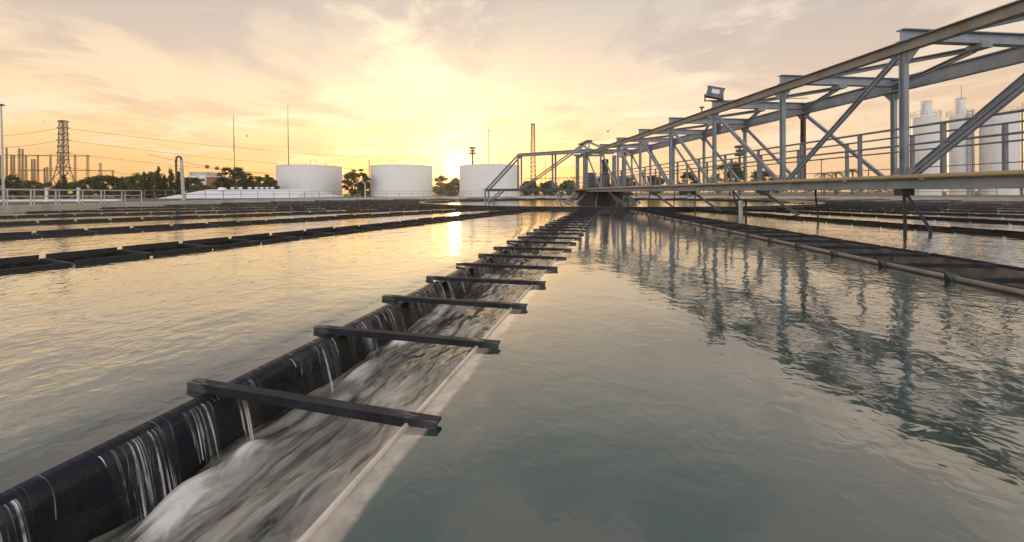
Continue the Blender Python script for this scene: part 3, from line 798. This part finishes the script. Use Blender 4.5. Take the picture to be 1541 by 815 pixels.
for i,(x,h) in enumerate(((70,1.5),(118,1.5))):
    p = at(x, 290, 45); p.z = .2
    o = MB().lathe(p, [(.2,0),(.2,.1),(.13,.12),(.13,h),(.17,h),(.17,h+.08)], 12).build('post', M['white'], None, True)
    tag(o, ('white round post behind the guard rail, left of the lattice pylon','white round post behind the guard rail, right of the lattice pylon')[i], 'post', 'white posts behind the guard rail')

# ------------------------------------------------------------------ masts, pylon, poles, wires
def lattice_tower(name, x, topy, Y, prof, label, cat, arms=(), leg=.12, brace=.06, step=1.0, group=None, parts=True):
    c = at(x, topy, Y); H = c.z-.2; c.z = .2
    t = thing(name, c, 0, label, cat, group); body = MB()
    def hw(f):
        for (f0,w0),(f1,w1) in zip(prof, prof[1:]):
            if f <= f1: return w0+(w1-w0)*(f-f0)/(f1-f0)
        return prof[-1][1]
    zs = [0.0]
    while zs[-1] < H: zs.append(min(H, zs[-1]+max(step*2*hw(zs[-1]/H), .5)))
    cor = ((-1,-1),(1,-1),(1,1),(-1,1))
    P = [[c+Vector((a*hw(z/H), b*hw(z/H), z)) for a,b in cor] for z in zs]
    for i in range(len(zs)-1):
        for k in range(4):
            body.bar(P[i][k], P[i+1][k], leg, leg); j = (k+1)%4
            body.bar(P[i][k], P[i+1][j], brace, brace); body.bar(P[i][j], P[i+1][k], brace, brace)
            body.bar(P[i+1][k], P[i+1][j], brace, brace)
    body.build('lattice_frame', M['lattice'], t)
    for f,L in arms:
        z = H*f; w = hw(f); am = MB()
        for s in (-1,1):
            tip = c+Vector((s*L, 0, z))
            for b in (-1,1):
                am.bar(c+Vector((s*w, b*w, z)), tip, brace*1.9, brace*1.9); am.bar(c+Vector((s*w, b*w, z+.5)), tip, brace*1.3, brace*1.3)
            am.tube([tip, tip-Vector((0,0,.7))], .05, 5)
        am.build('cross_arm', M['lattice'], t)
    return t, c, H
py_, pc, pH = lattice_tower('transmission_pylon', 95, 181, 200, [(0,4.4),(.2,2.7),(.40,1.35),(1,.95)],
    'tall lattice transmission pylon with many short cross arms', 'pylon', [(.985,2.9),(.90,3.3),(.82,3.0),(.74,3.4),(.66,3.1),(.57,3.5),(.48,3.3),(.38,3.9)], .36, .17, 1.0)
cols = [(1,233,.55),(10,222,.5),(17,233,.5),(21,233,.6),(29,223,.8),(34,224,.5),(39,233,.7),(48,239,.5),(52,239,.6),(57,233,.6),(67,252,.45),(71,251,.6),(76,233,.7),(91,233,.5),(113,233,.7),(132,233,.8),(151,245,.9),(170,257,.7)]
gpos = []
for i,(x,y,w) in enumerate(cols):
    t,c,H = lattice_tower('gantry_column', x, y, 165+((i*7)%5)*4, [(0,w*.5),(1,w*.30)], '', 'gantry column', (), .10, .05, 2.0, 'substation gantry columns')
    gpos.append((c,H))
    t['label'] = 'slim rusty substation column, number %d of the row counted from the left edge' % (i+1)
words = ['leftmost substation column at the photo edge','tall thin substation column just right of the lamp post','substation column second right of the lamp post','substation column third right of the lamp post','tallest dark substation column in the left cluster','thin twin standing close right of the tallest dark column','dark substation column below the wires right of the twin pair','shorter left one of a close substation pair','shorter right one of a close substation pair','taller column just right of the shorter pair','short left column of the low pair left of the pylon','short right column of the low pair left of the pylon','tall substation column last before the pylon','thin substation column partly behind the pylon','substation column first right of the pylon','substation column second right of the pylon','medium height substation column third right of the pylon','shortest substation column, farthest right of the row']
k = 0
for o in COL.objects:
    if o.name.split('.')[0] == 'gantry_column' and o.parent is None: o['label'] = words[k]; k += 1
gb = 0
for (a,b,y,Yd,lab) in ((2,60,233,170,'gantry beam along the tops of the left substation columns'),(30,172,256,172,'long thin gantry beam across the lower substation columns'),(57,135,234,174,'gantry beam at the tops of the columns beside the pylon')):
    p, q = at(a,y,Yd), at(b,y+.5,Yd+3); o = MB().bar(p, q, .22, .3).build('gantry_beam', M['lattice']); tag(o, lab, 'gantry beam', 'substation gantry beams')

def wire(p, q, sag, r, label, balls=()):
    pts = []
    for i in range(25):
        t = i/24; v = p.lerp(q, t); v.z -= sag*4*t*(1-t); pts.append(v)
    o = MB().tube(pts, r, 4).build('power_line', M['lattice']); tag(o, label, 'power line', 'power lines across the sky')
    for t in balls:
        v = p.lerp(q, t); v.z -= sag*4*t*(1-t)
        MB().lathe(v, [(.05,-.8),(.55,-.55),(.8,0),(.55,.55),(.05,.8)], 12).build('marker_ball', M['brick'], o, True)
wl = [(.92,196,222,'topmost'),(.76,214,241,'second highest'),(.59,226,252,'third highest'),(.40,241,262,'lowest')]
for f,yl,yr,nm in wl:
    for s,sd in ((1,'right'),(-1,'left')):
        st_ = pc+Vector((s*3.6, 0, pH*f-1.1))
        en = at(780, yr+14, 330) if s > 0 else at(-60, yl+10, 190)
        wire(st_, en, 6.5 if s > 0 else 1.2, .075, '%s power line running %s from the lattice pylon' % (nm, sd))
wire(at(225,232,150), at(410,262,175), 1.2, .06, 'power line with two red marker balls above the white building', (.43,.51))

def pole(name, x, topy, Y, r0, r1, label, cat, mat='lattice', build=None, group=None, lean=0):
    c = at(x, topy, Y); H = c.z-.2; c.z = .2
    t = thing(name, c, 0, label, cat, group)
    MB().tube([c+Vector((0,0,0)), c+Vector((lean*.5,0,H*.5)), c+Vector((lean,0,H))], [r0,(r0+r1)/2,r1], 10).build('pole', M[mat], t, True)
    if build: build(t, c+Vector((lean,0,0)), H)
    return t
def top_lamp(t, c, H): MB().lathe(c+Vector((0,0,H)), [(.10,0),(.22,.05),(.36,.14),(.10,.22)], 12).build('lamp_head', M['black'], t, True)
pole('lamp_post', 5, 159, 46, .11, .07, 'tall thin lamp post at the left edge of the photo', 'lamp post', 'galv', top_lamp, lean=-.25)
def hook(t, c, H):
    pts = [c+Vector((0,0,H-.05)), c+Vector((-.08,0,H+.32)), c+Vector((-.38,0,H+.45)), c+Vector((-.66,0,H+.28)), c+Vector((-.72,0,H-.3)), c+Vector((-.66,0,H-2.6))]
    MB().tube(pts, .13, 10).build('hooked_head', M['steel_rust'], t, True)
    MB().tube([c+Vector((-1.5,0,H-.9)), c+Vector((-1.5,0,H-2.0))], .03, 5).build('cable', M['black'], t)
pole('vent_pipe', 276, 240, 52, .20, .17, 'pale pole with dark hooked pipe head before the cypress trees', 'pole', 'galv', hook, lean=-.25)
def guy(t, c, H):
    MB().tube([c+Vector((0,0,H*.55)), c+Vector((0,0,H*1.0))], .05, 5).build('whip', M['lattice'], t)
pole('antenna_mast', 353.5, 172, 120, .14, .04, 'thin antenna mast rising from the spreading tree left of the tanks', 'mast', 'lattice', guy, 'antenna masts', -.4)
pole('antenna_mast', 434.5, 158, 125, .18, .05, 'tall thin antenna mast rising behind the left storage tank', 'mast', 'lattice', guy, 'antenna masts', -.3)
pole('light_mast', 735.5, 196, 118, .13, .09, 'slim light mast standing behind the storage tank right of the sun', 'mast', 'lattice', top_lamp)
pole('pole', 555.5, 240, 95, .12, .10, 'plain thin pole beside the middle storage tank', 'pole', 'lattice')
def short_lamp(t, c, H):
    MB().tube([c+Vector((0,0,H)), c+Vector((-.5,0,H+.35)), c+Vector((-1.6,0,H-.1))], .07, 6).build('lamp_arm', M['galv'], t)
pole('street_lamp', 549.5, 276, 52, .10, .08, 'short pale lamp post with bent arm between the left and middle tanks', 'lamp post', 'galv', short_lamp)
def discs(t, c, H):
    for z,r in ((-.1,1.3),(-2.3,1.3),(-1.2,1.0)):
        MB().lathe(c+Vector((0,0,H+z)), [(r*.3,-.4),(r,-.3),(r,.3),(r*.3,.4)], 16).build('antenna_ring', M['lattice'], t, True)
pole('cell_tower', 711, 222, 160, .42, .36, 'stout telecom pole with stacked antenna rings left of the slim light mast', 'cell tower', 'lattice', discs)
pole('cell_tower', 1113, 220, 110, .30, .25, 'telecom pole with stacked rings seen through the bridge truss', 'cell tower', 'lattice', discs)
lattice_tower('radio_tower', 802, 186, 150, [(0,.95),(1,.6)], 'narrow lattice radio tower standing behind the truss arm', 'tower', (), .2, .11, 1.0)
def cross(t, c, H):
    MB().box(-1.0,1.0,-.08,.08,H-.6,H-.45).build('cross_arm', M['lattice'], t, local=True)
for x,yt,lab in ((1307,246,'small utility pole right of the palms behind the bridge'),(1236,238,'small utility pole left of the palms behind the bridge')):
    pole('utility_pole', x, yt, 130, .16, .12, lab, 'utility pole', 'lattice', cross, 'utility poles behind the bridge')
for x,yt in ((762,240),(821,240)):
    pole('light_mast', x, yt, 95, .06, .05, 'thin pole behind the truss arm, %s the radio tower' % ('left of' if x < 800 else 'right of'), 'pole', 'lattice')

# ------------------------------------------------------------------ trees
def crown_mesh(cl, leaf, nleaf, seed):
    """leaf faces spread through ellipsoidal clumps: cl = [(centre, radii)]"""
    rg = random.Random(seed); mb = MB()
    tot = sum(r[0]*r[1]*r[2] for _,r in cl)**1.0
    for c,r in cl:
        k = max(30, int(nleaf*(r[0]*r[1]*r[2])/tot))
        for _ in range(k):
            d = Vector((rg.gauss(0,1), rg.gauss(0,1), rg.gauss(0,1))).normalized()*min(1.45, abs(rg.gauss(.62,.30)))
            d *= 1+.35*mn.noise(d*1.9+Vector(c))
            p = Vector(c)+Vector((d.x*r[0], d.y*r[1], d.z*r[2])); s = leaf*rg.uniform(.6,1.35)
            a = Vector((rg.gauss(0,1), rg.gauss(0,1), rg.gauss(0,.8))).normalized(); b = a.cross(Vector((rg.gauss(0,1), rg.gauss(0,1), rg.gauss(0,1)))).normalized()
            mb.add([p-a*s, p+b*s*.5, p+a*s, p-b*s*.5], [(0,1,2,3)])
    return mb
def tree(name, x, Y, topy, wpx, kind, mat, label, seed, group=None):
    c = at(x, topy, Y); H = c.z-.2; c.z = .2; W = wpx/F*Y
    t = thing(name, c, 0, label, 'tree', group); rg = random.Random(seed); cl = []; tr = MB()
    if kind == 'round':
        for _ in range(30):
            a = rg.uniform(0,6.28); q = rg.random()**.5; h = rg.uniform(.10,.92)
            rr = W*rg.uniform(.07,.15); lim = W/2*(1-.9*max(0,h-.55))
            cl.append(((math.cos(a)*q*lim*.75, math.sin(a)*q*lim*.75, H*h), (rr,rr,rr*.8)))
        cl.append(((0,0,H*.88),(W*.16,W*.16,H*.12)))
    elif kind == 'acacia':
        for _ in range(34):
            a = rg.uniform(0,6.28); q = rg.random()**.5; h = .52+.40*(1-q*q)*rg.uniform(.6,1)
            rr = W*rg.uniform(.05,.11); cl.append(((math.cos(a)*q*W*.42, math.sin(a)*q*W*.42, H*h), (rr,rr,rr*.45)))
        for _ in range(6):
            a = rg.uniform(0,6.28); rr = W*.10; cl.append(((math.cos(a)*W*.28, math.sin(a)*W*.28, H*.42), (rr,rr,rr*.6)))
    elif kind == 'column':
        for i in range(9):
            h = .12+.84*i/8; rr = W/2*(1-.75*max(0,h-.5)*1.6)*rg.uniform(.85,1.1); cl.append(((rg.uniform(-.1,.1)*W, rg.uniform(-.1,.1)*W, H*h), (rr,rr,H*.10)))
    cb = crown_mesh(cl, (.20 if Y < 100 else .26), 4200 if kind != 'column' else 1500, seed)
    for i in range(len(cb.v)): cb.v[i] = cb.v[i]
    cb.build('crown', M[mat], t, local=True)
    top = H*(.8 if kind == 'column' else .6)
    tr.tube([(0,0,0),(W*.01,0,top*.5),(0,0,top)], [H*.028,H*.022,H*.01], 7)
    for i in range(0 if kind == 'column' else 7):
        e = Vector(cl[i][0]); tr.tube([(0,0,top*(.4+.08*i)), e*.6+Vector((0,0,top*.25)), e], [H*.013,H*.01,H*.004], 5)
    tr.build('trunk', M['bark'], t, local=True)
    return t
def bulk(items):
    for i,(nm,x,Y,ty,w,kind,mat,lab) in enumerate(items): tree(nm, x, Y, ty, w, kind, mat, lab, 100+i, 'trees beyond the basin')
bulk([
 ('broadleaf_tree', 16, 70, 263, 34, 'round','leafdark','dark spreading tree beside the lamp post at the left edge'),
 ('broadleaf_tree', 44, 90, 272, 34, 'round','leaf','low green tree between the lamp post and the pylon'),
 ('broadleaf_tree', 72, 88, 274, 30, 'round','leafolive','low olive tree just left of the pylon foot'),
 ('cypress_tree', 88, 85, 272, 8, 'column','leafdark','short dark cypress at the left leg of the pylon'),
 ('cypress_tree', 97, 84, 263, 9, 'column','leafdark','dark cypress standing in front of the pylon'),
 ('broadleaf_tree', 112, 92, 274, 34, 'round','leaf','low tree right of the pylon foot'),
 ('broadleaf_tree', 135, 86, 266, 36, 'round','leafolive','olive tree with pale top right of the pylon'),
 ('broadleaf_tree', 160, 84, 264, 42, 'round','leafdark','wide dark tree below the shortest substation column'),
 ('broadleaf_tree', 186, 88, 266, 38, 'round','leaf','green tree left of the cypress row'),
 ('acacia_tree', 207, 84, 260, 36, 'round','leaf','bright green tree at the left end of the cypress row'),
 ('cypress_tree', 216, 78, 260, 10, 'column','leafdark','first cypress of the row counted from the left'),
 ('cypress_tree', 225, 79, 264, 9, 'column','leafdark','second cypress of the row, shorter than its neighbours'),
 ('cypress_tree', 238, 77, 252, 11, 'column','leafdark','tallest cypress of the row'),
 ('cypress_tree', 247, 78, 264, 9, 'column','leafdark','short cypress right of the tallest one'),
 ('cypress_tree', 257, 77, 256, 11, 'column','leafdark','cypress two places right of the tallest one'),
 ('cypress_tree', 268, 78, 258, 12, 'column','leafdark','cypress just left of the hooked pole'),
 ('broadleaf_tree', 230, 92, 258, 44, 'round','leaf','light green tree behind the cypress row'),
 ('broadleaf_tree', 288, 84, 266, 40, 'round','leaf','green tree in front of the white building'),
 ('shrub', 306, 74, 280, 44, 'round','leafolive','low yellow green shrub in front of the white building'),
 ('acacia_tree', 352, 78, 247, 66, 'acacia','leafdark','spreading flat topped tree with the antenna mast above it'),
 ('broadleaf_tree', 336, 84, 268, 40, 'round','leafdark','dark tree under the left side of the flat topped tree'),
 ('broadleaf_tree', 372, 86, 268, 44, 'round','leafdark','dark tree under the right side of the flat topped tree'),
 ('acacia_tree', 398, 80, 260, 40, 'acacia','leafolive','olive tree touching the left storage tank'),
 ('broadleaf_tree', 404, 90, 270, 36, 'round','leafdark','dark bush behind the olive tree beside the left tank'),
 ('acacia_tree', 538, 92, 247, 40, 'acacia','leaf','airy green tree between the left and middle storage tanks'),
 ('broadleaf_tree', 530, 96, 260, 34, 'round','leafolive','round olive tree touching the left tank on its right'),
 ('broadleaf_tree', 552, 98, 266, 30, 'round','leaf','low tree behind the plain thin pole'),
 ('broadleaf_tree', 664, 120, 264, 30, 'round','leafolive','round tree below the sun on the left of the gap between tanks'),
 ('broadleaf_tree', 686, 118, 267, 28, 'round','leafolive','round tree below the sun on the right of the gap between tanks'),
 ('shrub', 673, 112, 275, 36, 'round','leafolive','low yellow green bush filling the gap below the sun'),
 ('broadleaf_tree', 795, 105, 272, 36, 'round','leafdark','low dark tree right of the third storage tank'),
 ('broadleaf_tree', 826, 108, 273, 36, 'round','leafdark','low dark tree behind the middle of the truss arm'),
 ('broadleaf_tree', 856, 104, 272, 36, 'round','leaf','low green tree left of the central pier'),
 ('broadleaf_tree', 895, 104, 268, 44, 'round','leafdark','dark tree behind the central pier'),
 ('broadleaf_tree', 940, 104, 266, 40, 'round','leafdark','dark tree right of the central pier behind the truss'),
 ('broadleaf_tree', 985, 100, 264, 36, 'round','leafdark','dark tree behind the truss two bays right of the pier'),
 ('broadleaf_tree', 1033, 96, 258, 36, 'round','leafdark','dark tree behind the truss left of the wide dark tree'),
 ('broadleaf_tree', 1098, 82, 243, 58, 'round','leafdark','wide dark tree seen through the bridge below the telecom pole'),
 ('broadleaf_tree', 1150, 86, 256, 46, 'round','leafdark','dark tree right of the telecom pole seen through the bridge'),
])
def palm(x, topy, Y, label, seed):
    c = at(x, topy, Y); H = c.z-.2; c.z = .2; rg = random.Random(seed)
    t = thing('palm_tree', c, 0, label, 'palm tree', 'palms behind the bridge')
    MB().tube([(0,0,0),(.1,0,H*.4),(0,0,H*.8)], [.28,.2,.18], 8).build('trunk', M['bark'], t, local=True)
    fr = MB(); L = H*.30
    for k in range(16):
        a = k*2.4; up = rg.uniform(.1,1.0); d = Vector((math.cos(a), math.sin(a), 0)); e = Vector((-d.y,d.x,0))
        pts = [Vector((0,0,H*.8))+d*(L*s)+Vector((0,0,L*(up*s-.9*s*s))) for s in (0,.2,.4,.6,.8,1)]
        for p,q in zip(pts, pts[1:]):
            for sg in (-1,1):
                for j in range(3):
                    b0 = p.lerp(q, j/3); fr.add([b0, p.lerp(q,(j+.6)/3), b0+e*sg*L*.2+(q-p)*.5-Vector((0,0,L*.1))], [(0,1,2)])
    fr.build('fronds', M['leafdark'], t, local=True)
palm(1283, 247, 100, 'palm with drooping fronds in the middle of the palms behind the bridge', 3)
palm(1258, 252, 104, 'lower palm left of the middle palm behind the bridge', 4)
palm(1240, 254, 108, 'small palm farthest left behind the bridge', 5)
# a far-off wood closes the horizon
fw = MB(); rg = random.Random(11)
cl = []
for k in range(190):
    x = -340+k*6+rg.uniform(-3,3); ht = rg.uniform(3.5,6.5)
    if abs(x+45) < 18: ht *= .7
    cl.append(((x, 235+rg.uniform(-12,12), .2+ht*.5), (5.0,3,ht*.62)))
fwo = crown_mesh(cl, .6, 24000, 5).build('far_wood', M['leafdark'], None)
tag(fwo, 'dark line of distant trees along the horizon', 'wood', kind='stuff')
# scattered dirt and rubble along the left path
# birds
def bird(x, y, Y, lab):
    c = at(x, y, Y); t = MB().add([(-.9,.1,.32),(-.4,.15,.38),(0,.25,.05),(0,-.25,.05),(-.4,-.1,.36),(.9,.1,.32),(.4,.15,.38),(.4,-.1,.36),(0,.55,0),(0,-.5,.02),(0,0,-.09)],
       [(0,1,4),(1,2,3,4),(5,7,6),(6,7,3,2),(2,8,10),(3,10,9),(2,10,3)])
    o = t.build('bird', M['black'], None, local=True); o.location = c; o.rotation_euler = (0,.2,x); tag(o, lab, 'bird', 'birds in the evening sky')
bird(67,182,130,'tiny dark bird flying left of the lattice pylon'); bird(372,205,120,'tiny dark bird between the two antenna masts'); bird(915,198,120,'tiny dark bird in the sky above the central pier')

# ------------------------------------------------------------------ thin haze added in place of lens veil round the sun
hz_m, hnt, hb = newmat('lens_veil_haze'); hnt.nodes.remove(hb)
hv = hnt.nodes.new('ShaderNodeVolumePrincipled'); hv.inputs['Color'].default_value = (1.0,.95,.86,1)
hv.inputs['Density'].default_value = LENS_VEIL_HAZE; hv.inputs['Anisotropy'].default_value = .78
hnt.links.new(hv.outputs[0], hnt.nodes['Material Output'].inputs['Volume'])
hm = MB().box(-480, 520, -60, 480, -2.4, 48).build('lens_veil_haze_box', hz_m); tag(hm, kind='stuff')

# ------------------------------------------------------------------ render settings
vs_ = scn.view_settings; vs_.view_transform = 'Standard'; vs_.look = 'None'; vs_.gamma = 1; vs_.exposure = 0.22; vs_.use_curve_mapping = False
scn.cycles.max_bounces = 6; scn.cycles.diffuse_bounces = 2; scn.cycles.glossy_bounces = 4; scn.cycles.transparent_max_bounces = 6
scn.cycles.volume_bounces = 0; scn.cycles.use_denoising = True; scn.cycles.sample_clamp_indirect = 4.0; scn.cycles.sample_clamp_direct = 12.0
